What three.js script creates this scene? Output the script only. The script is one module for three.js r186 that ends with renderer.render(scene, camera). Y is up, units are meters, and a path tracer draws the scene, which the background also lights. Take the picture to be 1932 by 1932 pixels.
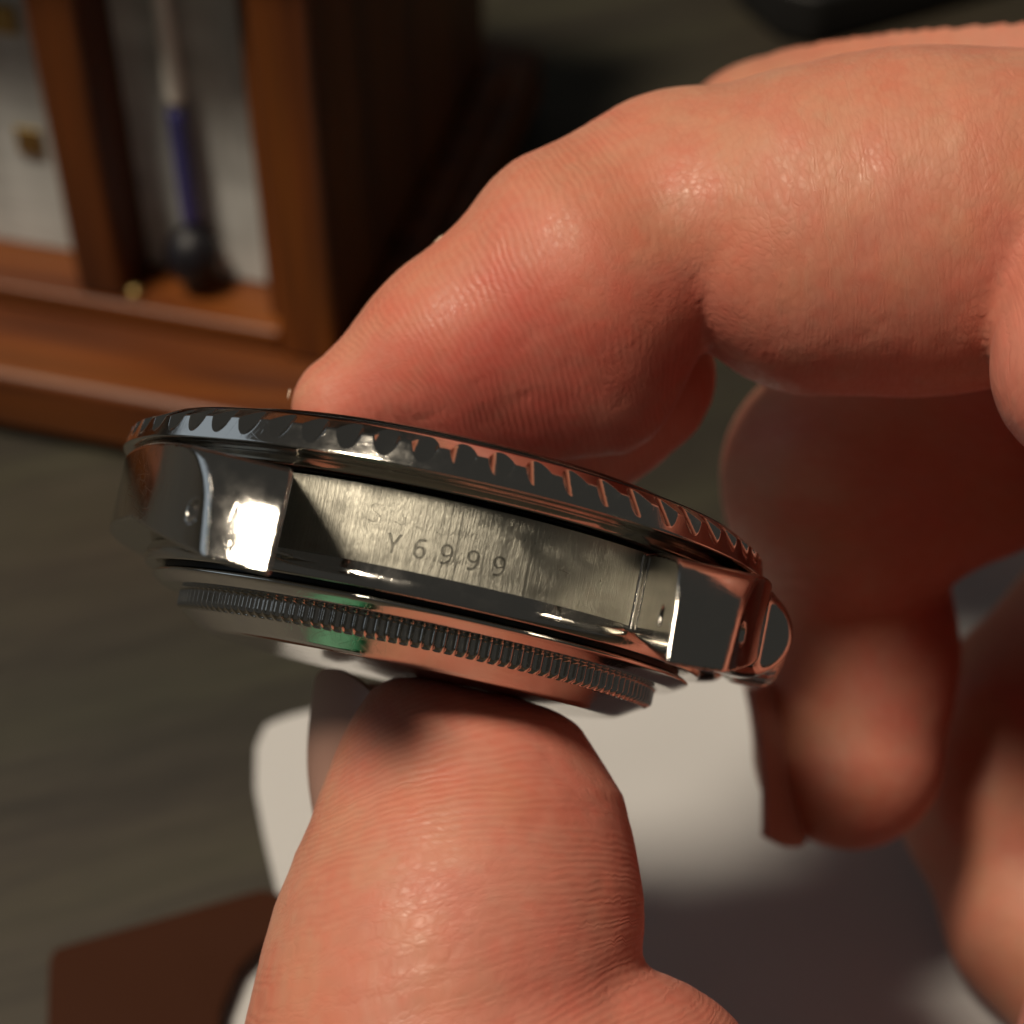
import * as THREE from 'three';
import { RoundedBoxGeometry } from 'three/addons/geometries/RoundedBoxGeometry.js';
import { toCreasedNormals } from 'three/addons/utils/BufferGeometryUtils.js';
import { RectAreaLightUniformsLib } from 'three/addons/lights/RectAreaLightUniformsLib.js';

// ---------------------------------------------------------------- camera, light, exposure
const scene = new THREE.Scene();
const PITCH = Math.PI / 4, EYE = new THREE.Vector3(0, 0.152, 0), HALF = 966, FOCAL = 3721;   // photo measured on a 1932 pixel square
const camera = new THREE.PerspectiveCamera(2 * Math.atan(HALF / FOCAL) * 180 / Math.PI, 1, 0.005, 20);
camera.position.copy(EYE);
camera.rotation.x = -PITCH;
camera.updateMatrixWorld(true);
camera.focus = 0.110;
camera.userData.fStop = 32;
const renderer = new THREE.WebGLRenderer({ antialias: true });
renderer.toneMapping = THREE.LinearToneMapping;
renderer.toneMappingExposure = 1.0;
renderer.shadowMap.enabled = true;
renderer.setSize(1024, 1024);
scene.background = new THREE.Color().setRGB(0.042, 0.040, 0.036);   // the dim room
RectAreaLightUniformsLib.init();
const LAMP_TO = new THREE.Vector3(-0.37, 0.57, 0.73).normalize().applyQuaternion(camera.quaternion);   // towards the desk lamp
const LAMP = new THREE.Vector3(0, 0.066, -0.086).addScaledVector(LAMP_TO, 0.75);
const lampLight = new THREE.RectAreaLight(new THREE.Color().setRGB(1, 0.86, 0.68), 96, 0.14, 0.14);
lampLight.name = 'desk_lamp_light';
lampLight.position.copy(LAMP);
lampLight.lookAt(0, 0.066, -0.086);
scene.add(lampLight);
const screenLight = new THREE.RectAreaLight(new THREE.Color().setRGB(0.76, 0.88, 1), 0.30, 0.5, 0.3);   // a computer screen to the left, mirrored bluish in the steel
screenLight.name = 'computer_screen_light';
screenLight.position.set(-0.5, 0.24, -0.24);
screenLight.lookAt(0, 0.10, -0.10);
scene.add(screenLight);

// ---------------------------------------------------------------- helpers
const MM = 0.001;
const camMatrix = camera.matrixWorld.clone();
const local = (px, py, z) => new THREE.Vector3((px - HALF) / FOCAL * z, -(py - HALF) / FOCAL * z, -z);   // camera axes, millimetres
const toWorld = (v) => v.clone().multiplyScalar(MM).applyMatrix4(camMatrix);
const onTable = (px, py, y = 0) => {
  const d = local(px, py, 1).transformDirection(camMatrix);
  return EYE.clone().addScaledVector(d, (y - EYE.y) / d.y);
};
let seed = 7;
const rnd = () => { seed = (seed + 0x6d2b79f5) | 0; let t = Math.imul(seed ^ (seed >>> 15), 1 | seed); t = (t + Math.imul(t ^ (t >>> 7), 61 | t)) ^ t; return ((t ^ (t >>> 14)) >>> 0) / 4294967296; };
const hash = (x, y, z) => { let h = Math.imul(x, 374761393) ^ Math.imul(y, 668265263) ^ Math.imul(z, 2147483647 - 91); h = Math.imul(h ^ (h >>> 13), 1274126177); return ((h ^ (h >>> 16)) >>> 0) / 4294967296; };
const fade = (t) => t * t * (3 - 2 * t);
function noise3(x, y, z) {
  const i = Math.floor(x), j = Math.floor(y), k = Math.floor(z), u = fade(x - i), v = fade(y - j), w = fade(z - k);
  const L = (a, b, t) => a + (b - a) * t;
  return L(L(L(hash(i, j, k), hash(i + 1, j, k), u), L(hash(i, j + 1, k), hash(i + 1, j + 1, k), u), v),
    L(L(hash(i, j, k + 1), hash(i + 1, j, k + 1), u), L(hash(i, j + 1, k + 1), hash(i + 1, j + 1, k + 1), u), v), w);
}
// noise that repeats after px, py lattice cells
function tile2(x, y, px, py, s) {
  const i = Math.floor(x), j = Math.floor(y), u = fade(x - i), v = fade(y - j), m = (a, n) => ((a % n) + n) % n;
  const h = (a, b) => hash(m(a, px), m(b, py), s);
  return (h(i, j) * (1 - u) + h(i + 1, j) * u) * (1 - v) + (h(i, j + 1) * (1 - u) + h(i + 1, j + 1) * u) * v;
}
function texture(w, h, fn, color = false) {
  const data = new Uint8Array(w * h * 4), o = [0, 0, 0];
  for (let y = 0, k = 0; y < h; y++) for (let x = 0; x < w; x++, k += 4) {
    const c = fn((x + 0.5) / w, (y + 0.5) / h, o);
    for (let n = 0; n < 3; n++) data[k + n] = Math.max(0, Math.min(255, (typeof c === 'number' ? c : c[n]) * 255));
    data[k + 3] = 255;
  }
  const t = new THREE.DataTexture(data, w, h);
  t.wrapS = t.wrapT = THREE.RepeatWrapping;
  t.magFilter = THREE.LinearFilter;
  if (color) t.colorSpace = THREE.SRGBColorSpace;
  t.needsUpdate = true;
  return t;
}
const rgb = (r, g, b) => new THREE.Color().setRGB(r, g, b);
function mesh(name, geometry, material, parent = scene) {
  const m = new THREE.Mesh(geometry, material);
  m.name = name; m.castShadow = m.receiveShadow = true;
  parent.add(m);
  return m;
}
// creases are found on a grid of a hundredth of a unit: enlarge these small things for it
const creased = (g, angle) => toCreasedNormals(g.scale(1e5, 1e5, 1e5), angle).scale(1e-5, 1e-5, 1e-5);
function tag(o, label, category, group) { o.userData.label = label; o.userData.category = category; if (group) o.userData.group = group; return o; }
function group(name) { const g = new THREE.Group(); g.name = name; scene.add(g); return g; }

// a surface of a distance function by surface nets; blocks far from the surface are skipped
function surfaceNets(f, lo, hi, cell, steps = 2) {
  const n = [0, 1, 2].map((a) => Math.ceil((hi[a] - lo[a]) / cell) + 1), [nx, ny, nz] = n, B = 4;
  const D = new Float32Array(nx * ny * nz), reach = cell * B * 0.87 + cell * 0.6, near = [];
  for (let bz = 0; bz < nz; bz += B) for (let by = 0; by < ny; by += B) for (let bx = 0; bx < nx; bx += B) {
    const d0 = f(lo[0] + (bx + B / 2) * cell, lo[1] + (by + B / 2) * cell, lo[2] + (bz + B / 2) * cell), far = Math.abs(d0) > reach;
    if (!far) near.push(bx, by, bz);
    for (let z = bz; z < Math.min(bz + B, nz); z++) for (let y = by; y < Math.min(by + B, ny); y++) for (let x = bx; x < Math.min(bx + B, nx); x++) {
      D[(z * ny + y) * nx + x] = far ? d0 : f(lo[0] + x * cell, lo[1] + y * cell, lo[2] + z * cell);
    }
  }
  const id = new Int32Array(nx * ny * nz).fill(-1), pos = [], idx = [], sy = nx, sz = nx * ny;
  const each = (from, visit) => {
    for (let k = 0; k < near.length; k += 3) {
      const bx = near[k], by = near[k + 1], bz = near[k + 2];
      for (let z = Math.max(bz, from); z < Math.min(bz + B, nz - 1); z++) for (let y = Math.max(by, from); y < Math.min(by + B, ny - 1); y++) for (let x = Math.max(bx, from); x < Math.min(bx + B, nx - 1); x++) visit(x, y, z, z * sz + y * sy + x);
    }
  };
  each(0, (x, y, z, o) => {
    const s = D[o] < 0;
    if ((D[o + 1] < 0) === s && (D[o + sy] < 0) === s && (D[o + sy + 1] < 0) === s && (D[o + sz] < 0) === s && (D[o + sz + 1] < 0) === s && (D[o + sz + sy] < 0) === s && (D[o + sz + sy + 1] < 0) === s) return;
    let cx = 0, cy = 0, cz = 0, c = 0;
    const edge = (ax, ay, az, bx, by, bz) => {
      const a = D[o + ax + ay * sy + az * sz], b = D[o + bx + by * sy + bz * sz];
      if ((a < 0) === (b < 0)) return;
      const t = a / (a - b); cx += ax + (bx - ax) * t; cy += ay + (by - ay) * t; cz += az + (bz - az) * t; c++;
    };
    edge(0, 0, 0, 1, 0, 0); edge(0, 1, 0, 1, 1, 0); edge(0, 0, 1, 1, 0, 1); edge(0, 1, 1, 1, 1, 1);
    edge(0, 0, 0, 0, 1, 0); edge(1, 0, 0, 1, 1, 0); edge(0, 0, 1, 0, 1, 1); edge(1, 0, 1, 1, 1, 1);
    edge(0, 0, 0, 0, 0, 1); edge(1, 0, 0, 1, 0, 1); edge(0, 1, 0, 0, 1, 1); edge(1, 1, 0, 1, 1, 1);
    id[o] = pos.length / 3;
    pos.push(lo[0] + (x + cx / c) * cell, lo[1] + (y + cy / c) * cell, lo[2] + (z + cz / c) * cell);
  });
  each(1, (x, y, z, o) => {
    const a = D[o] < 0;
    const quad = (q, p, r) => {
      if ((D[q] < 0) === a) return;
      const v = [id[o], id[o - p], id[o - p - r], id[o - r]];
      if (a) idx.push(v[0], v[1], v[2], v[0], v[2], v[3]); else idx.push(v[0], v[2], v[1], v[0], v[3], v[2]);
    };
    quad(o + 1, sy, sz); quad(o + sy, sz, 1); quad(o + sz, 1, sy);
  });
  const P = new Float32Array(pos), N = new Float32Array(pos.length), e = cell * 0.25;
  for (let i = 0; i < P.length; i += 3) {
    let gx, gy, gz;
    for (let k = 0; k <= steps; k++) {
      const x = P[i], y = P[i + 1], z = P[i + 2];
      gx = f(x + e, y, z) - f(x - e, y, z); gy = f(x, y + e, z) - f(x, y - e, z); gz = f(x, y, z + e) - f(x, y, z - e);
      const l = Math.hypot(gx, gy, gz) || 1; gx /= l; gy /= l; gz /= l;
      if (k === steps) break;
      const d = Math.max(-cell, Math.min(cell, f(x, y, z) * Math.min(1, 2 * e / l)));
      P[i] -= gx * d; P[i + 1] -= gy * d; P[i + 2] -= gz * d;
    }
    N[i] = gx; N[i + 1] = gy; N[i + 2] = gz;
  }
  return { P, N, idx };
}
const smin = (a, b, k) => { const h = Math.max(k - Math.abs(a - b), 0) / k; return Math.min(a, b) - h * h * k * 0.25; };
const smax = (a, b, k) => -smin(-a, -b, k);

// ---------------------------------------------------------------- where the watch is
const TILT = 7.9 * Math.PI / 180, YAW = 7.4 * Math.PI / 180, ROLL = -11.9 * Math.PI / 180;
const watch = group('wristwatch_head');
watch.position.copy(toWorld(local(819, 1069, 122)));
watch.quaternion.copy(camera.quaternion)
  .multiply(new THREE.Quaternion().setFromAxisAngle(new THREE.Vector3(0, 0, 1), ROLL))
  .multiply(new THREE.Quaternion().setFromAxisAngle(new THREE.Vector3(1, 0, 0), -TILT))
  .multiply(new THREE.Quaternion().setFromAxisAngle(new THREE.Vector3(0, 1, 0), YAW));
watch.updateMatrixWorld(true);
tag(watch, 'polished steel wristwatch head without strap, held edge-on between finger and thumb', 'watch');
// height above the watch's middle, for a point in camera axes (mm)
const wUp = new THREE.Vector3(0, 1, 0).applyQuaternion(camera.quaternion.clone().invert().multiply(watch.quaternion)), wAt = local(819, 1069, 122);
const wHeight = (x, y, z) => (x - wAt.x) * wUp.x + (y - wAt.y) * wUp.y + (z - wAt.z) * wUp.z;

// ---------------------------------------------------------------- table and what lies on it
const grain = texture(1024, 1024, (u, v, o) => {
  const a = tile2(u * 6, v * 48, 6, 48, 1), b = tile2(u * 14, v * 190, 14, 190, 2), c = tile2(u * 5, v * 9, 5, 9, 3), d = tile2(u * 60, v * 400, 60, 400, 4);
  const k = 0.55 + 0.28 * a + 0.22 * b + 0.2 * c + 0.14 * d;
  o[0] = 0.195 * k + 0.02 * c; o[1] = 0.182 * k + 0.012 * a; o[2] = 0.145 * k + 0.006 * b; return o;
}, true);
const tableMaterial = new THREE.MeshPhysicalMaterial({ map: grain, roughness: 0.55, bumpMap: grain, bumpScale: 0.0003 });
{
  const g = new THREE.PlaneGeometry(2.4, 2.4), uv = g.attributes.uv;
  for (let i = 0; i < uv.count; i++) uv.setXY(i, uv.getX(i) * 12, uv.getY(i) * 12);
  g.rotateX(-Math.PI / 2);
  const t = mesh('table_top', g, tableMaterial);
  t.rotation.y = 20 * Math.PI / 180; t.position.set(0, 0, -0.4);
  t.userData.kind = 'structure';
}
function flatThing(name, points, lift, thick, material, round = 0.0006) {
  const v = points.map(([x, y]) => onTable(x, y)), s = new THREE.Shape(), c = v.reduce((a, b) => a.add(b), new THREE.Vector3()).multiplyScalar(1 / v.length);
  const curve = new THREE.CatmullRomCurve3(v.map((p) => p.clone().sub(c)), true, 'catmullrom', 0.12).getPoints(160);
  curve.forEach((p, i) => (i ? s.lineTo(p.x, -p.z) : s.moveTo(p.x, -p.z)));
  const g = new THREE.ExtrudeGeometry(s, { depth: thick, bevelEnabled: true, bevelThickness: Math.min(round, thick / 3), bevelSize: round, bevelSegments: 4, curveSegments: 4 });
  g.rotateX(-Math.PI / 2);
  const m = mesh(name, creased(g, 0.7), material);
  m.position.set(c.x, lift + Math.min(round, thick / 3), c.z);
  return m;
}
const paperGrain = texture(512, 512, (u, v) => 0.86 + 0.08 * tile2(u * 24, v * 24, 24, 24, 9) + 0.06 * tile2(u * 120, v * 120, 120, 120, 10));
const paperMaterial = new THREE.MeshStandardMaterial({ color: rgb(0.54, 0.54, 0.54), map: paperGrain, roughness: 0.85 });
const cloth = flatThing('paper_sheet', [[560, 1372], [1100, 1236], [1700, 1082], [2300, 930], [2420, 1500], [2380, 2150], [1500, 2350], [760, 2300], [610, 1990], [566, 1840], [532, 1710], [506, 1600], [489, 1510], [490, 1432], [508, 1392]], 0.0008, 0.0007, paperMaterial, 0.0002);
tag(cloth, 'white paper sheet with a rounded corner lying behind the hand', 'paper');
const card = flatThing('paper_card', [[486, 1812], [540, 1770], [760, 1830], [800, 2060], [400, 2060], [440, 1905]], 0.0012, 0.0005, paperMaterial, 0.0002);
tag(card, 'small white paper card tucked beside the brown leather case', 'paper');
const leatherBump = texture(512, 512, (u, v) => 0.5 * tile2(u * 90, v * 90, 90, 90, 21) + 0.5 * tile2(u * 30, v * 30, 30, 30, 22));
const leatherMaterial = new THREE.MeshPhysicalMaterial({ color: rgb(0.036, 0.010, 0.003), roughness: 0.75, specularIntensity: 0.3, bumpMap: leatherBump, bumpScale: 0.0002 });
const leather = flatThing('leather_case', [[116, 1868], [128, 1844], [320, 1788], [500, 1736], [548, 1748], [560, 1791], [500, 1826], [452, 1876], [420, 1956], [400, 2106], [120, 2106]], 0.0024, 0.0012, leatherMaterial, 0.0004);
tag(leather, 'dark red-brown leather case lying flat on the table beside the paper', 'case');
const greenBlock = mesh('plastic_block', new RoundedBoxGeometry(0.011, 0.012, 0.022, 4, 0.002), new THREE.MeshStandardMaterial({ color: rgb(0.02, 0.22, 0.10), roughness: 0.45 }));
greenBlock.position.set(-0.0385, 0.006, -0.046);
tag(greenBlock, 'small green plastic block on the table under the watch, mirrored in its case back', 'block');
const blackMaterial = new THREE.MeshStandardMaterial({ color: rgb(0.006, 0.006, 0.006), roughness: 0.6 });
const piece = flatThing('black_piece', [[1378, -60], [1400, 10], [1470, 70], [1540, 84], [1900, -20], [1900, -120], [1390, -140]], 0.0004, 0.006, blackMaterial, 0.001);
tag(piece, 'low black tray on the table beyond the knuckles', 'piece');  // plain flat black form, set where a dark streak crosses the far table

// ---------------------------------------------------------------- wooden instrument case with the thermometer
const woodMap = (r, g, b, s) => texture(512, 1024, (u, v, o) => {
  const w = tile2(u * 4, v * 3, 4, 3, s), a = tile2(u * 26 + w * 2, v * 4, 26, 4, s + 1), c = tile2(u * 110, v * 9, 110, 9, s + 2);
  const k = 0.62 + 0.4 * a + 0.25 * c - 0.15 * w;
  o[0] = r * k; o[1] = g * k * (0.92 + 0.16 * a); o[2] = b * k; return o;
}, true);
const woodMaterial = new THREE.MeshPhysicalMaterial({ map: woodMap(0.44, 0.225, 0.06, 31), roughness: 0.45 });
const plateMap = texture(512, 512, (u, v) => 0.62 + 0.22 * tile2(u * 7, v * 40, 7, 40, 41) + 0.16 * tile2(u * 90, v * 30, 90, 30, 42));
const plateMaterial = new THREE.MeshPhysicalMaterial({ color: rgb(0.72, 0.75, 0.74), map: plateMap, roughness: 0.6, metalness: 0 });
const brassMaterial = new THREE.MeshStandardMaterial({ color: rgb(0.42, 0.30, 0.12), metalness: 1, roughness: 0.45 });
{
  const box = group('thermometer_case');
  box.position.copy(onTable(640, 946));
  box.rotation.y = -14.7 * Math.PI / 180;
  tag(box, 'varnished wooden case with recessed grey scale plates and a blue thermometer', 'thermometer');
  const slab = (name, x0, x1, y0, y1, z0, z1, m, r = 0.6, parent = box) => {
    const g = new RoundedBoxGeometry((x1 - x0) * MM, (y1 - y0) * MM, (z1 - z0) * MM, 3, r * MM), p = g.attributes.position, q = g.attributes.normal, uv = g.attributes.uv;
    const tall = y1 - y0 > x1 - x0;
    for (let i = 0; i < p.count; i++) {
      const side = Math.abs(q.getX(i)) > 0.6 ? p.getZ(i) : p.getX(i), up = Math.abs(q.getY(i)) > 0.6 ? p.getZ(i) : p.getY(i);
      if (tall) uv.setXY(i, side * 18 + x0 * 0.05, up * 9); else uv.setXY(i, up * 18 + y0 * 0.05, side * 9);
    }
    const o = mesh(name, g, m, parent);
    o.position.set((x0 + x1) / 2 * MM, (y0 + y1) / 2 * MM, (z0 + z1) / 2 * MM);
    return o;
  };
  slab('base_board', -130, 3, 1.5, 9.8, -80, 0, woodMaterial, 1.3);
  for (const x of [-120, -20]) slab('foot', x, x + 10, 0, 1.5, -18, -8, blackMaterial, 0.3);
  slab('side_panel', -8, -3, 9.8, 59, -72, -20.5, woodMaterial);
  slab('side_moulding', -3, 0.4, 9.8, 12.2, -72, -11, woodMaterial, 0.8);
  slab('top_board', -121, -2, 59.1, 61.5, -73, -9, woodMaterial, 1);
  slab('stile', -9.6, -3, 9.8, 59, -20.5, -10.5, woodMaterial, 1);
  slab('bead', -11.8, -9.7, 12.8, 59, -20.5, -13.5, woodMaterial, 0.8);
  slab('divider', -34, -28.2, 12.8, 59, -20.5, -12, woodMaterial, 1);
  slab('bottom_rail', -120, -9.7, 9.8, 12.8, -21, -11.2, woodMaterial, 0.7);
  slab('stile', -120, -90, 12.8, 59, -21, -11.2, woodMaterial, 1);
  slab('back_board', -120, -8.1, 9.8, 59, -72, -23.5, woodMaterial);
  slab('scale_plate', -28.1, -11.9, 12.9, 58, -20.4, -18.9, plateMaterial, 0.2);
  slab('scale_plate', -89.9, -34.1, 12.9, 58, -20.4, -18.9, plateMaterial, 0.2);
  slab('plate_edging', -35.4, -34.5, 12.9, 58, -18.8, -17.9, brassMaterial, 0.2);
  for (let k = 0; k < 3; k++) slab('scale_mark', -41.6 - 0.2 * k, -38.6 - 0.2 * k, 26 + 15.2 * k, 29.4 + 15.2 * k, -18.85, -18.4, brassMaterial, 0.2);
  // thermometer: stem of milk glass, blue spirit column, dark bulb
  const tube = (name, y0, y1, r, m) => { const c = mesh(name, new THREE.CapsuleGeometry(r * MM, (y1 - y0) * MM, 6, 20), m, box); c.position.set(-21.3 * MM, (y0 + y1) / 2 * MM, -17.4 * MM); return c; };
  tube('glass_stem', 37.5, 56, 1.15, new THREE.MeshPhysicalMaterial({ color: rgb(0.85, 0.83, 0.78), roughness: 0.25, clearcoat: 0.6 }));
  tube('spirit_column', 22, 35, 1.15, new THREE.MeshPhysicalMaterial({ color: rgb(0.05, 0.05, 0.20), roughness: 0.2, clearcoat: 0.8 }));
  const bulb = mesh('bulb', new THREE.SphereGeometry(3.0 * MM, 32, 20), new THREE.MeshPhysicalMaterial({ color: rgb(0.005, 0.005, 0.009), roughness: 0.5 }), box);
  bulb.position.set(-21.3 * MM, 17.6 * MM, -16.2 * MM); bulb.scale.y = 1.2;
  const screw = mesh('screw', new THREE.SphereGeometry(0.9 * MM, 16, 12), brassMaterial, box);
  screw.position.set(-27.4 * MM, 13.4 * MM, -13 * MM);
}

// ---------------------------------------------------------------- desk lamp and computer screen (stand outside the picture)
{
  const screen = group('computer_screen');
  screen.position.copy(screenLight.position); screen.quaternion.copy(screenLight.quaternion); screen.rotateY(Math.PI);
  tag(screen, 'lit computer screen in a thin black frame standing on the table', 'screen');
  mesh('screen_panel', new THREE.BoxGeometry(0.5, 0.3, 0.004).translate(0, 0, -0.006), new THREE.MeshStandardMaterial({ color: rgb(0.02, 0.02, 0.02), emissive: rgb(0.76, 0.88, 1), emissiveIntensity: 0.14 }), screen);
  mesh('screen_frame', new RoundedBoxGeometry(0.524, 0.324, 0.012, 3, 0.004).translate(0, 0, -0.0145), blackMaterial, screen);
  mesh('screen_stand', new RoundedBoxGeometry(0.06, 0.18, 0.012, 3, 0.004).translate(0, -0.16, -0.03), blackMaterial, screen);
}
{
  const lamp = group('desk_lamp');
  lamp.position.copy(LAMP);
  lamp.lookAt(0, 0.066, -0.086);
  tag(lamp, 'white metal desk lamp shade with a glowing round diffuser', 'lamp');
  const shade = new THREE.LatheGeometry([[0.02, -0.13], [0.035, -0.125], [0.05, -0.08], [0.108, 0.004], [0.1095, 0.004], [0.052, -0.081], [0.036, -0.128], [0.02, -0.133]].map(([r, y]) => new THREE.Vector2(r, y)), 48);
  shade.rotateX(Math.PI / 2);
  mesh('lamp_shade', shade, new THREE.MeshStandardMaterial({ color: rgb(0.5, 0.5, 0.48), roughness: 0.5, side: THREE.DoubleSide }), lamp);
  const disc = new THREE.CylinderGeometry(0.102, 0.102, 0.004, 48).rotateX(Math.PI / 2).translate(0, 0, -0.008);
  mesh('lamp_diffuser', disc, new THREE.MeshStandardMaterial({ color: rgb(0.8, 0.8, 0.8), emissive: rgb(1, 0.86, 0.68), emissiveIntensity: 6 }), lamp);
}

// ---------------------------------------------------------------- steel
const scratch = (() => {
  const N = 1024, cv = document.createElement('canvas'); cv.width = cv.height = N;
  const c = cv.getContext('2d'); c.fillStyle = '#808080'; c.fillRect(0, 0, N, N); c.lineCap = 'round';
  for (let k = 0; k < 900; k++) {
    const x = rnd() * N, y = rnd() * N, a = rnd() * 6.283, l = 15 + rnd() * rnd() * rnd() * 500, w = 0.8 + rnd() * rnd() * 4, dark = rnd() < 0.75, b = (rnd() - 0.5) * 0.3;
    c.strokeStyle = dark ? `rgba(20,20,20,${0.2 + 0.6 * rnd()})` : `rgba(230,230,230,${0.2 + 0.4 * rnd()})`; c.lineWidth = w;
    for (const ox of [-N, 0, N]) for (const oy of [-N, 0, N]) { c.beginPath(); c.moveTo(x + ox, y + oy); c.quadraticCurveTo(x + ox + Math.cos(a) * l / 2, y + oy + Math.sin(a) * l / 2, x + ox + Math.cos(a + b) * l, y + oy + Math.sin(a + b) * l); c.stroke(); }
  }
  const t = new THREE.CanvasTexture(cv); t.wrapS = t.wrapT = THREE.RepeatWrapping; t.magFilter = THREE.LinearFilter; return t;
})();
const smudge = texture(512, 512, (u, v) => {
  const a = tile2(u * 6, v * 6, 6, 6, 51), b = tile2(u * 23, v * 23, 23, 23, 52), c = tile2(u * 70, v * 70, 70, 70, 53);
  const k = Math.max(0, a * 0.6 + b * 0.4 - 0.45) * 1.6;
  return 0.30 + 0.55 * k + 0.12 * c;
});
const polished = new THREE.MeshPhysicalMaterial({ color: rgb(0.60, 0.585, 0.55), metalness: 1, roughness: 0.26, roughnessMap: smudge, bumpMap: scratch, bumpScale: 0.000006 });
const satin = new THREE.MeshPhysicalMaterial({ color: rgb(0.56, 0.55, 0.51), metalness: 1, roughness: 0.5, roughnessMap: smudge, bumpMap: scratch, bumpScale: 0.00001 });
const darkGap = new THREE.MeshStandardMaterial({ color: rgb(0.01, 0.01, 0.01), roughness: 0.5 });

// ring surface: profile [r, y] (mm), radius may vary round the axis
function ring(profile, segments, cut) {
  const pts = profile, pos = [], uv = [], idx = [], rows = pts.length;
  let run = 0;
  for (let j = 0; j < rows; j++) {
    if (j) run += Math.hypot(pts[j][0] - pts[j - 1][0], pts[j][1] - pts[j - 1][1]);
    for (let i = 0; i <= segments; i++) {
      const a = i / segments * Math.PI * 2, r = cut ? cut(pts[j][0], pts[j][1], a) : pts[j][0];
      pos.push(r * Math.sin(a) * MM, pts[j][1] * MM, r * Math.cos(a) * MM);
      uv.push(a * 18 / 12, run / 12);
    }
  }
  for (let j = 0; j < rows - 1; j++) for (let i = 0; i < segments; i++) { const a = j * (segments + 1) + i, b = a + segments + 1; idx.push(a, a + 1, b, b, a + 1, b + 1); }
  const g = new THREE.BufferGeometry();
  g.setAttribute('position', new THREE.Float32BufferAttribute(pos, 3)); g.setAttribute('uv', new THREE.Float32BufferAttribute(uv, 2)); g.setIndex(idx);
  g.computeVertexNormals();
  const nn = g.attributes.normal;   // close the seam
  for (let j = 0; j < rows; j++) {
    const a = j * (segments + 1), b = a + segments, v = new THREE.Vector3(nn.getX(a) + nn.getX(b), nn.getY(a) + nn.getY(b), nn.getZ(a) + nn.getZ(b)).normalize();
    nn.setXYZ(a, v.x, v.y, v.z); nn.setXYZ(b, v.x, v.y, v.z);
  }
  return g;
}
// profile with rounded corners: straight runs sampled finely enough to keep them straight
function rounded(points, r, step = 0.35) {
  const out = [];
  for (let i = 0; i < points.length; i++) {
    const p = points[i], a = points[i - 1], b = points[i + 1];
    if (!a || !b) { out.push(p); continue; }
    const rr = p[2] ?? r, la = Math.hypot(a[0] - p[0], a[1] - p[1]), lb = Math.hypot(b[0] - p[0], b[1] - p[1]), ta = Math.min(rr, la * 0.45), tb = Math.min(rr, lb * 0.45);
    const A = [p[0] + (a[0] - p[0]) / la * ta, p[1] + (a[1] - p[1]) / la * ta], B = [p[0] + (b[0] - p[0]) / lb * tb, p[1] + (b[1] - p[1]) / lb * tb];
    for (let k = 0; k <= 4; k++) { const t = k / 4, u = 1 - t; out.push([u * u * A[0] + 2 * u * t * p[0] + t * t * B[0], u * u * A[1] + 2 * u * t * p[1] + t * t * B[1]]); }
  }
  const fine = [out[0]];
  for (let i = 1; i < out.length; i++) {
    const p = out[i - 1], q = out[i], n = Math.max(1, Math.ceil(Math.hypot(q[0] - p[0], q[1] - p[1]) / step));
    for (let k = 1; k <= n; k++) fine.push([p[0] + (q[0] - p[0]) * k / n, p[1] + (q[1] - p[1]) * k / n]);
  }
  return fine;
}

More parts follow.
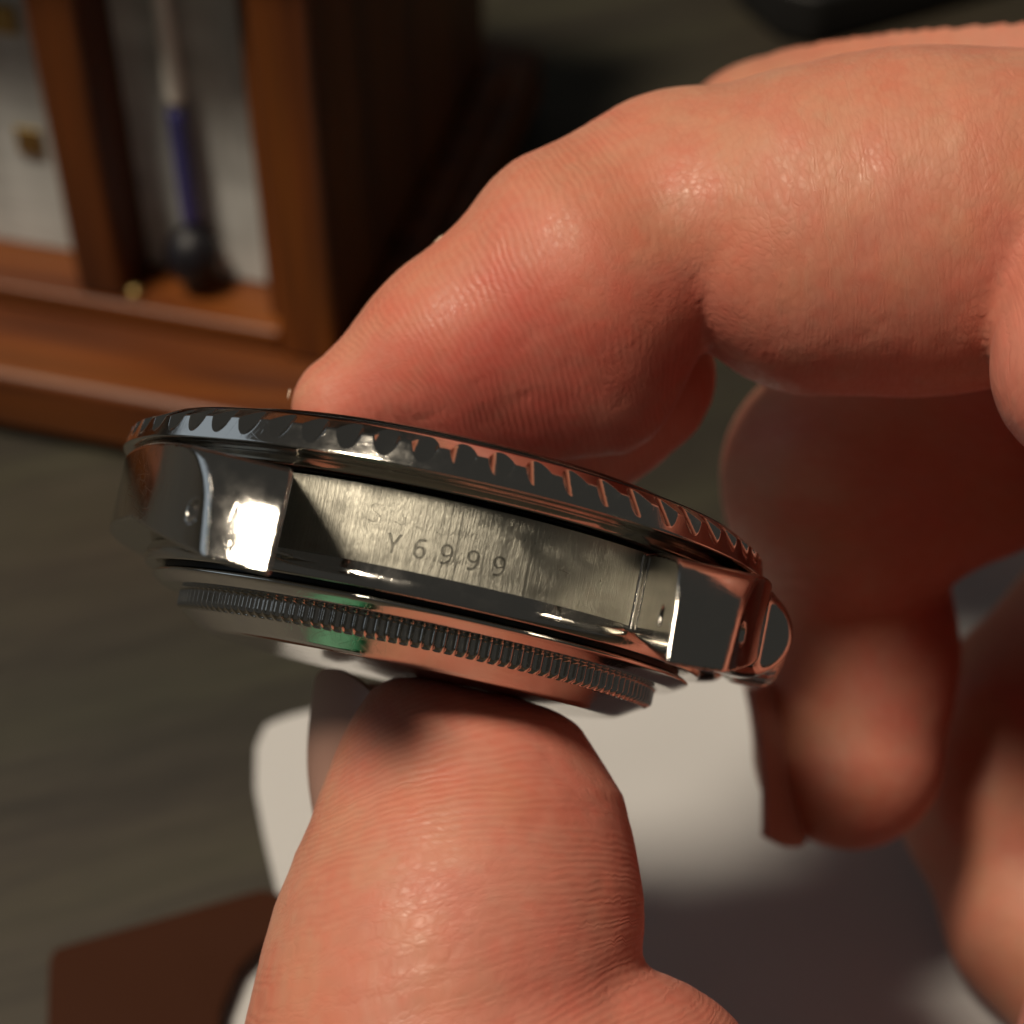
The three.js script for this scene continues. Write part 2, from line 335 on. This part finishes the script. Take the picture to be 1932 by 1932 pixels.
// middle case with four lugs
{
  const R = 45.1, C = R - 19.7;
  const plan = (x, z) => {
    const flank = Math.max(Math.hypot(x - C, z) - R, Math.hypot(x + C, z) - R);
    const notch = smax(Math.abs(x) - 10.1, 17.3 - Math.hypot(x, z), 0.5);
    return smax(flank, -notch, 0.22);
  };
  const side = (x, y, z) => {
    const a = Math.abs(z), o = Math.max(0, a - 11), up = Math.max(0, y + 1.6);
    const top = y - (1.95 - o * o / 118);
    const tip = (a - (24.2 - 0.24 * (Math.abs(x) - 10) - 0.045 * (Math.abs(x) - 10) ** 2 - 0.17 * (y + 4.5) - 0.13 * up * up)) / Math.hypot(1, 0.30, 0.17 + 0.26 * up);
    const bottom = (-2.35 - Math.max(0, a - 12.5) * 0.205) - y;
    return smax(smax(top, tip, 0.5), bottom, 0.25);
  };
  const guard = (x, y, z) => { // two rounded horns that shelter the crown
    const a = Math.abs(z);
    return smax(Math.hypot((x - 18.6) / 1.0, (y + 0.3) * 1.05) - 2.9, Math.abs(a - 5.4) - 1.55, 1.0);
  };
  const hole = (x, y, z) => smax(Math.hypot(y + 2.1, Math.abs(z) - 20.9) - 0.55, 9 - Math.abs(x), 0.05);
  const f = (x, y, z) => {
    let d = smax(plan(x, z), side(x, y, z), 0.2);
    d = smin(d, guard(x, y, z), 1.0);
    return Math.max(d, -hole(x, y, z));
  };
  const { P, N, idx } = surfaceNets(f, [-20.6, -5.8, -25], [22.2, 3.2, 25], 0.18);
  const g = new THREE.BufferGeometry(), uv = new Float32Array(P.length / 3 * 2);
  for (let i = 0, k = 0; i < P.length; i += 3, k += 2) {
    const flat = Math.abs(N[i]) > 0.6;
    uv[k] = (flat ? P[i + 2] : P[i]) / 12; uv[k + 1] = (Math.abs(N[i + 1]) > 0.7 ? P[i + 2] : P[i + 1]) / 12;
  }
  g.setAttribute('position', new THREE.BufferAttribute(P.map((v) => v * MM), 3)); g.setAttribute('normal', new THREE.BufferAttribute(N, 3)); g.setAttribute('uv', new THREE.BufferAttribute(uv, 2));
  g.setIndex(new THREE.BufferAttribute(new Uint32Array(idx), 1));
  const mid = mesh('middle_case', g, polished, watch);
  // spring bar ends left in the lug holes
  for (const sx of [-1, 1]) for (const sz of [-1, 1]) {
    const pin = new THREE.LatheGeometry([[0, 1.1], [0.2, 1.06], [0.32, 0.9], [0.34, 0.2], [0.5, 0.1], [0.5, -1.4], [0, -1.4]].map(([r, y]) => new THREE.Vector2(r * MM, y * MM)), 20).rotateZ(-sx * Math.PI / 2);
    const m = mesh('spring_bar_end', pin, satin, mid);
    m.position.set(sx * 12.4 * MM, -2.1 * MM, sz * 20.9 * MM);
  }
}
// serial face between the lugs, brushed and engraved
{
  const W = 2048, H = 512, cv = document.createElement('canvas'); cv.width = W; cv.height = H;
  const ctx = cv.getContext('2d'), per = W / 20.2, perY = H / 4.16;   // pixels per millimetre
  const strokes = (paint) => {
    ctx.fillStyle = paint; ctx.strokeStyle = paint; ctx.lineCap = 'round';
    ctx.font = '150px sans-serif'; ctx.textAlign = 'center'; ctx.textBaseline = 'middle';
    const put = (t, x, y) => { ctx.save(); ctx.translate(x * per, y * perY); ctx.scale(0.95, perY / per); ctx.fillText(t, 0, 0); ctx.restore(); };
    return put;
  };
  ctx.fillStyle = '#fff'; ctx.fillRect(0, 0, W, H);
  const put = strokes('#000');
  ['Y', '6', '9', '9', '9'].forEach((t, i) => put(t, 6.25 + 1.38 * i, 2.9));
  const deep = ctx.getImageData(0, 0, W, H).data;
  ctx.fillStyle = '#fff'; ctx.fillRect(0, 0, W, H);
  const faint = strokes('#000');
  faint('S', 5.0, 1.5);
  ctx.lineWidth = 9;   // worn remains of the upper line
  for (const [x, y, a, b] of [[6.1, 1.75, 0.25, 0.1], [6.55, 1.45, 0.05, 0.3], [7.2, 1.8, 0.3, 0.02], [7.75, 1.6, 0.02, 0.22], [8.3, 1.85, 0.22, 0.05], [9.0, 1.9, 0.12, -0.18]]) { ctx.beginPath(); ctx.moveTo(x * per, y * perY); ctx.lineTo((x + a) * per, (y + b) * perY); ctx.stroke(); }
  ctx.lineWidth = 7;
  ctx.beginPath(); ctx.moveTo(14.9 * per, 2.2 * perY); ctx.lineTo(15.6 * per, 2.3 * perY); ctx.stroke();
  const worn = ctx.getImageData(0, 0, W, H).data;
  const height = new Float32Array(W * H), lines = new Float32Array(W), slow = new Float32Array(W);
  for (let x = 0; x < W; x++) { lines[x] = rnd(); slow[x] = tile2(x / 14, 0, 200, 1, 61); }
  const bump = new Uint8Array(W * H * 4), rough = new Uint8Array(W * H * 4), tint = new Uint8Array(W * H * 4);
  for (let y = 0; y < H; y++) for (let x = 0; x < W; x++) {
    const k = y * W + x, i = k * 4, yy = H - 1 - y, j = (yy * W + x) * 4;   // first row is v = 0, the foot of the face
    const bend = (tile2(x / 300, y / 200, 7, 3, 62) - 0.5) * 14, strip = Math.floor(tile2(x / 40, y / 300, 51, 2, 66) * 3), ln = lines[(((x + bend) | 0) + strip * 611 + W) % W], ln2 = slow[(((x + bend * 2) | 0) + W) % W];
    const patch = tile2(x / 130 + y / 210, y / 90 - x / 400, 99, 99, 63), fine = tile2(x / 4, y / 26, 512, 20, 64);
    const e = (1 - deep[j] / 255), w = (1 - worn[j] / 255) * (0.35 + 0.65 * tile2(x / 30, y / 30, 70, 18, 65));
    const b = 190 + 34 * (ln - 0.5) * (0.5 + patch) + 22 * (fine - 0.5) + 14 * (ln2 - 0.5) - 175 * e - 80 * w;
    bump[i] = bump[i + 1] = bump[i + 2] = Math.max(0, Math.min(255, b)); bump[i + 3] = 255;
    const r = 84 + 40 * patch + 30 * (fine - 0.5) + 24 * (ln - 0.5);
    rough[i] = rough[i + 1] = rough[i + 2] = r; rough[i + 3] = 255;
    const c = 0.95 - 0.30 * e - 0.10 * ln - 0.16 * Math.max(0, patch - 0.55);
    tint[i] = 255 * c; tint[i + 1] = 252 * c; tint[i + 2] = 240 * c; tint[i + 3] = 255;
  }
  const tex = (d, s) => { const t = new THREE.DataTexture(d, W, H); t.magFilter = THREE.LinearFilter; if (s) t.colorSpace = THREE.SRGBColorSpace; t.needsUpdate = true; return t; };
  const m = new THREE.MeshPhysicalMaterial({ color: rgb(0.43, 0.43, 0.41), map: tex(tint, true), metalness: 1, roughness: 1, roughnessMap: tex(rough), bumpMap: tex(bump), bumpScale: 0.00008 });
  const g = new THREE.CylinderGeometry(17.36 * MM, 17.36 * MM, 4.16 * MM, 96, 6, true, -Math.asin(9.95 / 17.36), 2 * Math.asin(9.95 / 17.36));
  const face = mesh('engraved_face', g, m, watch);
  face.position.y = -0.22 * MM;
  face.userData.label = 'brushed face between the lugs engraved Y6999';
}
// bezel with scooped grip
{
  const prof = rounded([[17.2, 2.15], [18.2, 2.15], [18.45, 2.4], [18.6, 2.6, 0.2], [19.75, 2.66, 0.1], [20.04, 2.8, 0.1], [19.72, 4.12, 0.08], [18.45, 4.86, 0.15], [18.2, 4.95], [17.4, 4.98], [16.9, 4.8], [15.6, 4.95]], 0.16, 0.055);
  const cut = (r, y, a) => {
    const step = Math.PI * 2 / 60, t = (((a + 0.03) % step) + step) % step - step / 2, w = 19.6 * t, rho = 0.8;   // a cutter leaning outwards takes a lens out of the ridge
    if (Math.abs(w) >= rho || r < 18.3 || y < 2.95) return r;
    return Math.min(r, 19.72 + (0.36 - Math.sqrt(rho * rho - w * w) - (y - 4.12) * 0.643) / 0.766);
  };
  mesh('bezel', ring(prof, 2400, cut), polished, watch);
  const insert = new THREE.LatheGeometry([[15.7, 4.99], [16.8, 4.97], [18.2, 5.0], [18.25, 4.96]].map(([r, y]) => new THREE.Vector2(r * MM, y * MM)).reverse(), 128);
  mesh('bezel_insert', insert, new THREE.MeshPhysicalMaterial({ color: rgb(0.01, 0.01, 0.012), roughness: 0.35, side: THREE.DoubleSide }), watch);
  mesh('dial', new THREE.CylinderGeometry(15 * MM, 15 * MM, 0.4 * MM, 96).translate(0, 2.6 * MM, 0), new THREE.MeshStandardMaterial({ color: rgb(0.01, 0.01, 0.01), roughness: 0.5 }), watch);
  const glass = rounded([[15.6, 4.3], [15.6, 5.5, 0.3], [15.1, 5.85, 0.3], [8, 5.93], [0.01, 5.95]], 0.3, 0.3).concat(rounded([[0.01, 4.4], [15.0, 4.35], [15.6, 4.3]], 0.1, 0.5));
  mesh('crystal', ring(glass, 192), new THREE.MeshPhysicalMaterial({ color: rgb(1, 1, 1), transmission: 1, thickness: 0.001, ior: 1.49, roughness: 0.06 }), watch);
}
// seat of the case back and the case back with its grooved grip
{
  mesh('case_ring', ring([...Array.from({ length: 25 }, (_, k) => { const t = (62 - k * 4) * Math.PI / 180; return [16.35 + Math.cos(t), -3.08 + 0.95 * Math.sin(t)]; }), [16.6, -3.62], [15.6, -3.6]].reverse(), 384), polished, watch);
  mesh('gasket', ring([[16.0, -3.9], [16.05, -3.6], [16.0, -3.3]], 192), darkGap, watch);
  const prof = rounded([[15.8, -3.8], [16.4, -3.8, 0.2], [16.85, -4.1, 0.4], [15.9, -4.66, 0.2], [14.95, -4.74, 0.1], [14.8, -4.88], [14.8, -5.68], [14.6, -5.84], [12.9, -6.86, 0.25], [12.4, -7.0, 0.3], [6, -7.02], [0.02, -7.02]], 0.14, 0.09);
  const cut = (r, y, a) => {
    if (y > -4.8 || y < -6.2 || r < 13.8) return r;
    const step = Math.PI * 2 / 146, t = ((a % step) + step) % step - step / 2, w = 14.8 * t / 0.265;
    if (Math.abs(w) >= 1) return r;
    const end = Math.min(1, Math.max(0, (y + 5.98) / 0.28)) * Math.min(1, Math.max(0, (-4.8 - y) / 0.1));
    return r - 0.3 * Math.sqrt(1 - w * w) * Math.sqrt(Math.max(0, end));
  };
  mesh('case_back', ring(prof.reverse(), 146 * 12, cut), polished, watch);
}
// crown
{
  const crown = [], n = 26 * 8, prof = rounded([[1.2, -1.2], [1.2, 0], [2.6, 0.1], [2.75, 0.5], [2.75, 2.2], [2.5, 2.7], [1.6, 3.1], [0.01, 3.25]], 0.15, 0.15);
  const g = ring(prof, n, (r, y, a) => (y > 0.3 && y < 2.5 && r > 2.2 ? r - 0.16 * Math.max(0, Math.cos(a * 26)) : r));
  const c = mesh('crown', g, polished, watch);
  c.rotation.z = -Math.PI / 2;
  c.position.set(19.5 * MM, -0.3 * MM, 0);
}

// ---------------------------------------------------------------- the hand
{
  // prims: [px, py, depth, radius mm] pairs; several per phalanx
  const P3 = (p) => { const v = local(p[0], p[1], p[2]); return [v.x, v.y, v.z, p[3]]; };
  const px = (p) => [p[0], p[1], p[2], p[3] * p[2] / FOCAL];   // radius given in pixels
  const cone = (a, b) => ({ a: P3(px(a)), b: P3(px(b)) });
  const roundCone = (c, x, y, z) => {
    const [ax, ay, az, ra] = c.a, [bx, by, bz, rb] = c.b, dx = bx - ax, dy = by - ay, dz = bz - az, l = dx * dx + dy * dy + dz * dz;
    let t = l > 0 ? ((x - ax) * dx + (y - ay) * dy + (z - az) * dz) / l : 0;
    t = t < 0 ? 0 : t > 1 ? 1 : t;
    return Math.hypot(x - ax - dx * t, y - ay - dy * t, z - az - dz * t) - (ra + (rb - ra) * t);
  };
  const blend = (list, k, x, y, z) => { let d = 1e9; for (const c of list) { const e = roundCone(c, x, y, z); d = d > 1e8 ? e : smin(d, e, k); } return d; };
  const indexTip = [cone([650, 764, 122, 100], [862, 652, 122, 160]), cone([862, 650, 122, 158], [1085, 535, 123, 216]), cone([900, 770, 124, 120], [1110, 690, 124, 180]), cone([1100, 785, 133, 160], [1185, 710, 133, 165]), cone([1085, 535, 122, 220], [1225, 465, 123.5, 205]), cone([1055, 428, 124, 126], [1225, 350, 125, 140])];
  const indexMiddle = [cone([1340, 392, 126.5, 214], [1545, 400, 127, 270]), cone([1545, 440, 123, 305], [1740, 420, 123, 305]), cone([1740, 420, 123, 305], [2060, 405, 122, 310])];
  const indexBase = [cone([2075, 690, 113, 205], [2150, 480, 117, 260]), cone([2150, 500, 118, 290], [2700, 900, 124, 360])];
  const thumbTip = [cone([838, 1365, 120, 128], [862, 1445, 119, 190]), cone([862, 1445, 119, 190], [882, 1560, 118, 276]), cone([740, 1390, 131, 120], [860, 1600, 127, 240]), cone([882, 1560, 118, 276], [882, 1710, 116, 312]), cone([882, 1710, 116, 312], [845, 1860, 115, 332]), cone([845, 1860, 115, 332], [800, 2020, 114, 346])];
  const thumbBase = [cone([1180, 2110, 113, 275], [900, 2150, 113, 380]), cone([900, 2150, 113, 400], [1700, 2900, 118, 560])];
  const middle = [cone([1470, 335, 156, 225], [1740, 300, 156, 268]), cone([1740, 300, 156, 268], [2300, 200, 150, 290]), cone([1850, 560, 152, 240], [1800, 812, 152, 234]), cone([1800, 812, 152, 234], [1600, 900, 151, 216]), cone([1600, 900, 151, 216], [1590, 1010, 154, 200])];
  const middleTip = [cone([1596, 1050, 156, 184], [1604, 1230, 158, 186]), cone([1604, 1230, 158, 186], [1600, 1422, 157, 178])];
  const ring4 = [cone([2250, 1000, 172, 190], [1925, 1370, 172, 176]), cone([1925, 1370, 172, 176], [1880, 1510, 171, 174]), cone([1880, 1510, 171, 170], [1960, 1740, 168, 160]), cone([1960, 1740, 168, 160], [2120, 1960, 164, 150])];
  const palm = [cone([2700, 900, 128, 420], [2500, 300, 146, 330]), cone([2700, 900, 130, 430], [2300, 2700, 124, 560]), cone([2900, 700, 150, 420], [2800, 2300, 150, 620]), cone([2250, 1000, 160, 190], [2900, 900, 155, 330]), cone([2600, 2400, 138, 650], [3600, 3300, 150, 700])];
  const plane = (x, y, z) => wHeight(x, y, z);
  const fingers = [
    (x, y, z) => smin(smax(blend(indexTip, 3, x, y, z), 6.0 - plane(x, y, z), 1.4), smin(blend(indexMiddle, 3, x, y, z), blend(indexBase, 3, x, y, z), 0.7), 0.5 + 3.6 * fade(Math.max(0, Math.min(1, (y - 11.5) / 8)))),
    (x, y, z) => smin(smax(blend(thumbTip, 2.5, x, y, z), plane(x, y, z) + 7.08, 1.4), blend(thumbBase, 3, x, y, z), 1.0),
    (x, y, z) => smin(blend(middle, 4, x, y, z), blend(middleTip, 3, x, y, z), 0.9),
    (x, y, z) => blend(ring4, 3, x, y, z),
    (x, y, z) => blend(palm, 9, x, y, z),
  ];
  const balls = [[indexTip, indexMiddle, indexBase], [thumbTip, thumbBase], [middle, middleTip], [ring4], [palm]].map((l) => {
    const all = l.flat().flatMap((c) => [c.a, c.b]), m = [0, 1, 2].map((k) => (Math.min(...all.map((p) => p[k])) + Math.max(...all.map((p) => p[k]))) / 2);
    return [...m, Math.max(...all.map((p) => Math.hypot(p[0] - m[0], p[1] - m[1], p[2] - m[2]) + p[3])) + 1];
  });
  const finger = (g, x, y, z, than) => { const b = balls[g], d = Math.hypot(x - b[0], y - b[1], z - b[2]) - b[3]; return d > Math.max(than, 1) + 5 ? d : fingers[g](x, y, z); };
  const f = (x, y, z) => {
    const a = finger(0, x, y, z, 99), b = finger(1, x, y, z, a), ab = Math.min(a, b), c = finger(2, x, y, z, ab), d = finger(3, x, y, z, ab);
    return Math.max(smin(smin(ab, Math.min(c, d), 0.4), finger(4, x, y, z, Math.min(ab, c, d)), 4), x - 94.6, -74.6 - y);
  };
  const { P, N, idx } = surfaceNets(f, [-24, -76, -186], [96, 36, -96], 0.45, 1);
  // axis of each finger, for skin lines that run across it
  const axes = [[[560, 760, 122], [1150, 520, 123], [1540, 430, 124], [2100, 400, 122], [2700, 800, 124]], [[690, 1150, 123], [790, 1500, 119], [850, 1900, 115], [1050, 2300, 114], [1500, 2800, 116]],
    [[1590, 1640, 157], [1600, 950, 160], [1800, 500, 160], [2300, 300, 152]], [[2150, 2000, 164], [1890, 1480, 171], [2300, 950, 172]], [[2600, 300, 140], [2600, 2600, 130]]].map((a) => new THREE.CatmullRomCurve3(a.map((p) => local(p[0], p[1], p[2])), false, 'centripetal').getSpacedPoints(40));
  const frames = axes.map((line) => { let run = 0; return line.slice(1).map((b, i) => { const a = line[i], t = b.clone().sub(a), l = t.length(); t.normalize(); const back = new THREE.Vector3(0, 0, -1).addScaledVector(t, t.z).normalize(), s = new THREE.Vector3().crossVectors(t, back); const o = { a, t, l, back, s, run }; run += l; return o; }); });
  const q = new THREE.Vector3();
  const coords = (g, x, y, z) => {
    let best = 1e9, u = 0, v = 0;
    for (const fr of frames[g]) {
      q.set(x, y, z).sub(fr.a);
      const t = q.dot(fr.t), c = Math.max(0, Math.min(fr.l, t)), d = Math.hypot(q.x - fr.t.x * c, q.y - fr.t.y * c, q.z - fr.t.z * c);
      if (d < best) { best = d; u = fr.run + c; v = Math.atan2(q.dot(fr.s), -q.dot(fr.back)); }
    }
    return [u, v];
  };
  const count = P.length / 3, owner = new Uint8Array(count);
  for (let i = 0; i < count; i++) { let best = 1e9; for (let g = 0; g < 5; g++) { const d = fingers[g](P[i * 3], P[i * 3 + 1], P[i * 3 + 2]); if (d < best) { best = d; owner[i] = g; } } }
  const push = new Float32Array(count), own = new Array(count);
  for (let i = 0; i < count; i++) {
    const x = P[i * 3], y = P[i * 3 + 1], z = P[i * 3 + 2], [u, v] = own[i] = coords(owner[i], x, y, z), w = noise3(x * 0.9, y * 0.9, z * 0.9) * 0.7;
    const wrinkle = 1 - Math.abs(noise3(u * 0.85 + w, v * 1.6, owner[i] * 7) - 0.5) * 2;
    push[i] = 0.16 * (noise3(x * 0.22, y * 0.22, z * 0.22) - 0.5) + 0.05 * (noise3(x * 0.7, y * 0.7 + 4, z * 0.7) - 0.5) - (owner[i] < 2 ? 0.05 : 0.015) * wrinkle ** 8;
  }
  for (let i = 0; i < count * 3; i++) P[i] += N[i] * push[(i / 3) | 0];
  { const t = new THREE.BufferGeometry(); t.setAttribute('position', new THREE.BufferAttribute(P, 3)); t.setIndex(idx); t.computeVertexNormals(); N.set(t.attributes.normal.array); }
  const made = new Map(), pos = [], nor = [], uv = [], col = [], index = [], ridged = [];
  const watchAt = wAt;
  for (let t = 0; t < idx.length; t += 3) {
    const g = owner[idx[t]], w = [0, 1, 2].map((k) => (owner[idx[t + k]] === g ? own[idx[t + k]] : coords(g, P[idx[t + k] * 3], P[idx[t + k] * 3 + 1], P[idx[t + k] * 3 + 2])));
    const tip = (g === 0 && w[0][0] < 24.5) || (g === 1 && w[0][0] < 34);
    const wraps = Math.max(w[0][1], w[1][1], w[2][1]) - Math.min(w[0][1], w[1][1], w[2][1]) > Math.PI;
    for (let k = 0; k < 3; k++) {
      const i = idx[t + k], turn = wraps && w[k][1] < 0 ? 1 : 0, key = (i * 8 + g) * 2 + turn;
      if (!made.has(key)) {
        made.set(key, pos.length / 3);
        const x = P[i * 3], y = P[i * 3 + 1], z = P[i * 3 + 2];
        pos.push(x * MM, y * MM, z * MM); nor.push(N[i * 3], N[i * 3 + 1], N[i * 3 + 2]);
        uv.push(w[k][0] / 24, (w[k][1] + turn * Math.PI * 2) * 8.5 / 24);
        // blotches of redness in the skin
        const n1 = noise3(x * 0.14, y * 0.14, z * 0.14), n2 = noise3(x * 0.5 + 9, y * 0.5, z * 0.5), n3 = noise3(x * 1.9, y * 1.9 + 5, z * 1.9);
        const pinch = Math.exp(-((x + 0.5) ** 2 + (y - 7) ** 2 + (z + 114) ** 2) / 110), a = w[k][1];
        const back = 0.5 + 0.5 * (g === 1 ? -1 : 1) * Math.sin(a) + 0.9 * (n1 - 0.5) + 0.5 * (n2 - 0.5), tan = fade(Math.max(0, Math.min(1, back)));   // tanned back of the finger, pink pad
        const red = 0.5 * (n1 - 0.4) + 0.5 * (n2 - 0.5) + 0.35 * (n3 - 0.5) + pinch * 1.1, pale = 0.97 + 0.08 * (n3 - 0.5) + 0.06 * (n2 - 0.5);
        col.push((0.645 - 0.02 * tan) * pale, (0.236 + 0.046 * tan - 0.085 * red) * pale, (0.168 + 0.010 * tan - 0.055 * red) * pale);
      }
      (tip ? ridged : index).push(made.get(key));
    }
  }
  const g = new THREE.BufferGeometry();
  g.setAttribute('position', new THREE.Float32BufferAttribute(pos, 3)); g.setAttribute('normal', new THREE.Float32BufferAttribute(nor, 3)); g.setAttribute('uv', new THREE.Float32BufferAttribute(uv, 2)); g.setAttribute('color', new THREE.Float32BufferAttribute(col, 3));
  const S = 1024;
  const cellEdge = (u, v, nu, nv, s) => {   // distance between the two nearest seeds: small along the furrows
    const x = u * nu, y = v * nv, i = Math.floor(x), j = Math.floor(y); let a = 9, b = 9;
    for (let dj = -1; dj <= 1; dj++) for (let di = -1; di <= 1; di++) {
      const ci = (i + di + nu) % nu, cj = (j + dj + nv) % nv, ex = i + di + hash(ci, cj, s) - x, ey = j + dj + hash(ci, cj, s + 1) - y, d = ex * ex + ey * ey;
      if (d < a) { b = a; a = d; } else if (d < b) b = d;
    }
    return Math.sqrt(b) - Math.sqrt(a);
  };
  const skinDetail = (tip, what) => texture(S, S, (u, v, o) => {
    const wu = u + (tile2(u * 9, v * 9, 9, 9, 81) - 0.5) * 0.05, wv = v + (tile2(u * 9, v * 9, 9, 9, 82) - 0.5) * 0.05, m = (a) => a - Math.floor(a);
    const warp = tile2(u * 4, v * 4, 4, 4, 71) * 3.4 + tile2(u * 11, v * 11, 11, 11, 72) * 1.1 + tile2(u * 30, v * 30, 30, 30, 73) * 0.4;
    const ridge = Math.sin(Math.PI * 2 * (u * 56 + warp));
    const where = fade(Math.max(0, Math.min(1, tile2(wu * 5 + 5, wv * 5 + 5, 5, 5, 74) * 1.8 - 0.35)));
    const big = Math.min(1, cellEdge(m(wu), m(wv), 34, 17, 75) * 2.6), small = Math.min(1, cellEdge(m(wu), m(wv), 70, 44, 78) * 2.2), fine = tile2(u * 170, v * 170, 170, 170, 77);
    const furrow = 1 - (0.5 * big + 0.5 * small), h = tip ? 0.34 + 0.15 * ridge * (0.12 + 0.88 * where) + 0.12 * big + 0.10 * small * (1.1 - 0.75 * where) + 0.10 * fine
      : 0.30 + 0.09 * ridge * (0.06 + 0.6 * where) + (0.18 * big + 0.18 * small) * (1.1 - 0.6 * where) + 0.10 * fine;
    if (!what) { o[0] = h; o[1] = 0.80 + 0.35 * furrow - 0.3 * tile2(u * 13, v * 13, 13, 13, 83) + 0.2 * fine; o[2] = 0; return o; }
    const blotch = tile2(wu * 12 + 12, wv * 12 + 12, 12, 12, 84), speck = tile2(u * 48, v * 48, 48, 48, 85), line = tip ? (0.5 - 0.5 * ridge) * (0.15 + 0.85 * where) + 0.3 * furrow : furrow;   // pores, lines and blotches
    o[0] = 0.985 - 0.03 * line; o[1] = 0.97 - 0.055 * line - 0.09 * (blotch - 0.5) - 0.06 * (speck - 0.5); o[2] = 0.97 - 0.06 * line - 0.08 * (blotch - 0.5) - 0.07 * (speck - 0.5); return o;
  }, what === 1);
  const skin = (tip, relief = skinDetail(tip, 0), tint = skinDetail(tip, 1)) => new THREE.MeshPhysicalMaterial({ color: rgb(1, 1, 1), map: tint, vertexColors: true, roughness: 0.62, roughnessMap: relief, bumpMap: relief, bumpScale: tip ? 0.00006 : 0.00005, ior: 1.42, specularIntensity: 1, transmission: 0.14, thickness: 0, side: THREE.DoubleSide });
  g.addGroup(0, index.length, 0); g.addGroup(index.length, ridged.length, 1);
  g.setIndex(index.concat(ridged));
  const hand = mesh('hand', g, [skin(false), skin(true)]);
  hand.position.copy(EYE); hand.quaternion.copy(camera.quaternion);
  tag(hand, 'bare hand pinching the watch between index finger and thumb, middle finger curled behind', 'hand');
  // nails: curved plates
  const nailMaterial = new THREE.MeshPhysicalMaterial({ color: rgb(0.42, 0.24, 0.19), roughness: 0.35 });
  const nail = (a, b, across, half, bulge) => {   // from root a to free edge b, width along ACROSS
    const A = local(...a), B = local(...b), W = new THREE.Vector3(...across).normalize(), L = B.clone().sub(A), out = new THREE.Vector3().crossVectors(L, W).normalize(), pos = [], idx = [], U = 14, V = 14;
    for (let s = 0; s < 2; s++) for (let j = 0; j <= V; j++) for (let i = 0; i <= U; i++) {
      const u = i / U * 2 - 1, v = j / V, w = half * (0.86 + 0.14 * Math.sin(Math.min(1, v * 1.6) * Math.PI / 2)) * u, end = (1 - 0.16 * u * u);
      const p = A.clone().addScaledVector(L, v * end + (1 - end) * 0.2).addScaledVector(W, w).addScaledVector(out, bulge * (1 - u * u) + 0.5 * Math.sin(v * Math.PI) - s * 0.45);
      pos.push(p.x * MM, p.y * MM, p.z * MM);
    }
    const n = (U + 1) * (V + 1);
    for (let s = 0; s < 2; s++) for (let j = 0; j < V; j++) for (let i = 0; i < U; i++) { const o = s * n + j * (U + 1) + i, q2 = o + U + 1; if (s) idx.push(o, q2, o + 1, o + 1, q2, q2 + 1); else idx.push(o, o + 1, q2, q2, o + 1, q2 + 1); }
    for (let i = 0; i < U; i++) { for (const j of [0, V]) { const o = j * (U + 1) + i; idx.push(o, n + o, o + 1, o + 1, n + o, n + o + 1); } }
    for (let j = 0; j < V; j++) { for (const i of [0, U]) { const o = j * (U + 1) + i; idx.push(o, o + U + 1, n + o, n + o, o + U + 1, n + o + U + 1); } }
    const ng = new THREE.BufferGeometry(); ng.setAttribute('position', new THREE.Float32BufferAttribute(pos, 3)); ng.setIndex(idx); ng.computeVertexNormals();
    mesh('fingernail', creased(ng, 0.8), nailMaterial, hand);
  };
  nail([655, 1625, 122], [652, 1262, 124], [-0.45, 0, -0.89], 5.6, 0.9);
  nail([1452, 1285, 155], [1490, 1598, 154], [0.42, 0, -0.9], 5.2, 1.0);
  // loose flakes of dry skin on the index finger's upper edge
  const flakeMaterial = new THREE.MeshStandardMaterial({ color: rgb(0.62, 0.48, 0.36), roughness: 0.8, side: THREE.DoubleSide });
  for (const [x, y, s, a] of [[836, 449, 0.55, 0.5], [754, 526, 0.4, 0.7], [546, 744, 0.3, 1.4]]) {
    const fg = new THREE.SphereGeometry(s * MM, 10, 8), p = fg.attributes.position;
    for (let i = 0; i < p.count; i++) { const x0 = p.getX(i), y0 = p.getY(i), k = 0.7 + 0.6 * hash(i, 3, 5); p.setXYZ(i, x0 * k, y0 * 0.28 * k, p.getZ(i) * 0.5 * k); }
    fg.computeVertexNormals();
    const m = mesh('skin_flake', fg, flakeMaterial, hand);
    m.position.copy(local(x, y, 122).multiplyScalar(MM)); m.rotation.z = a;
  }
}

renderer.render(scene, camera);
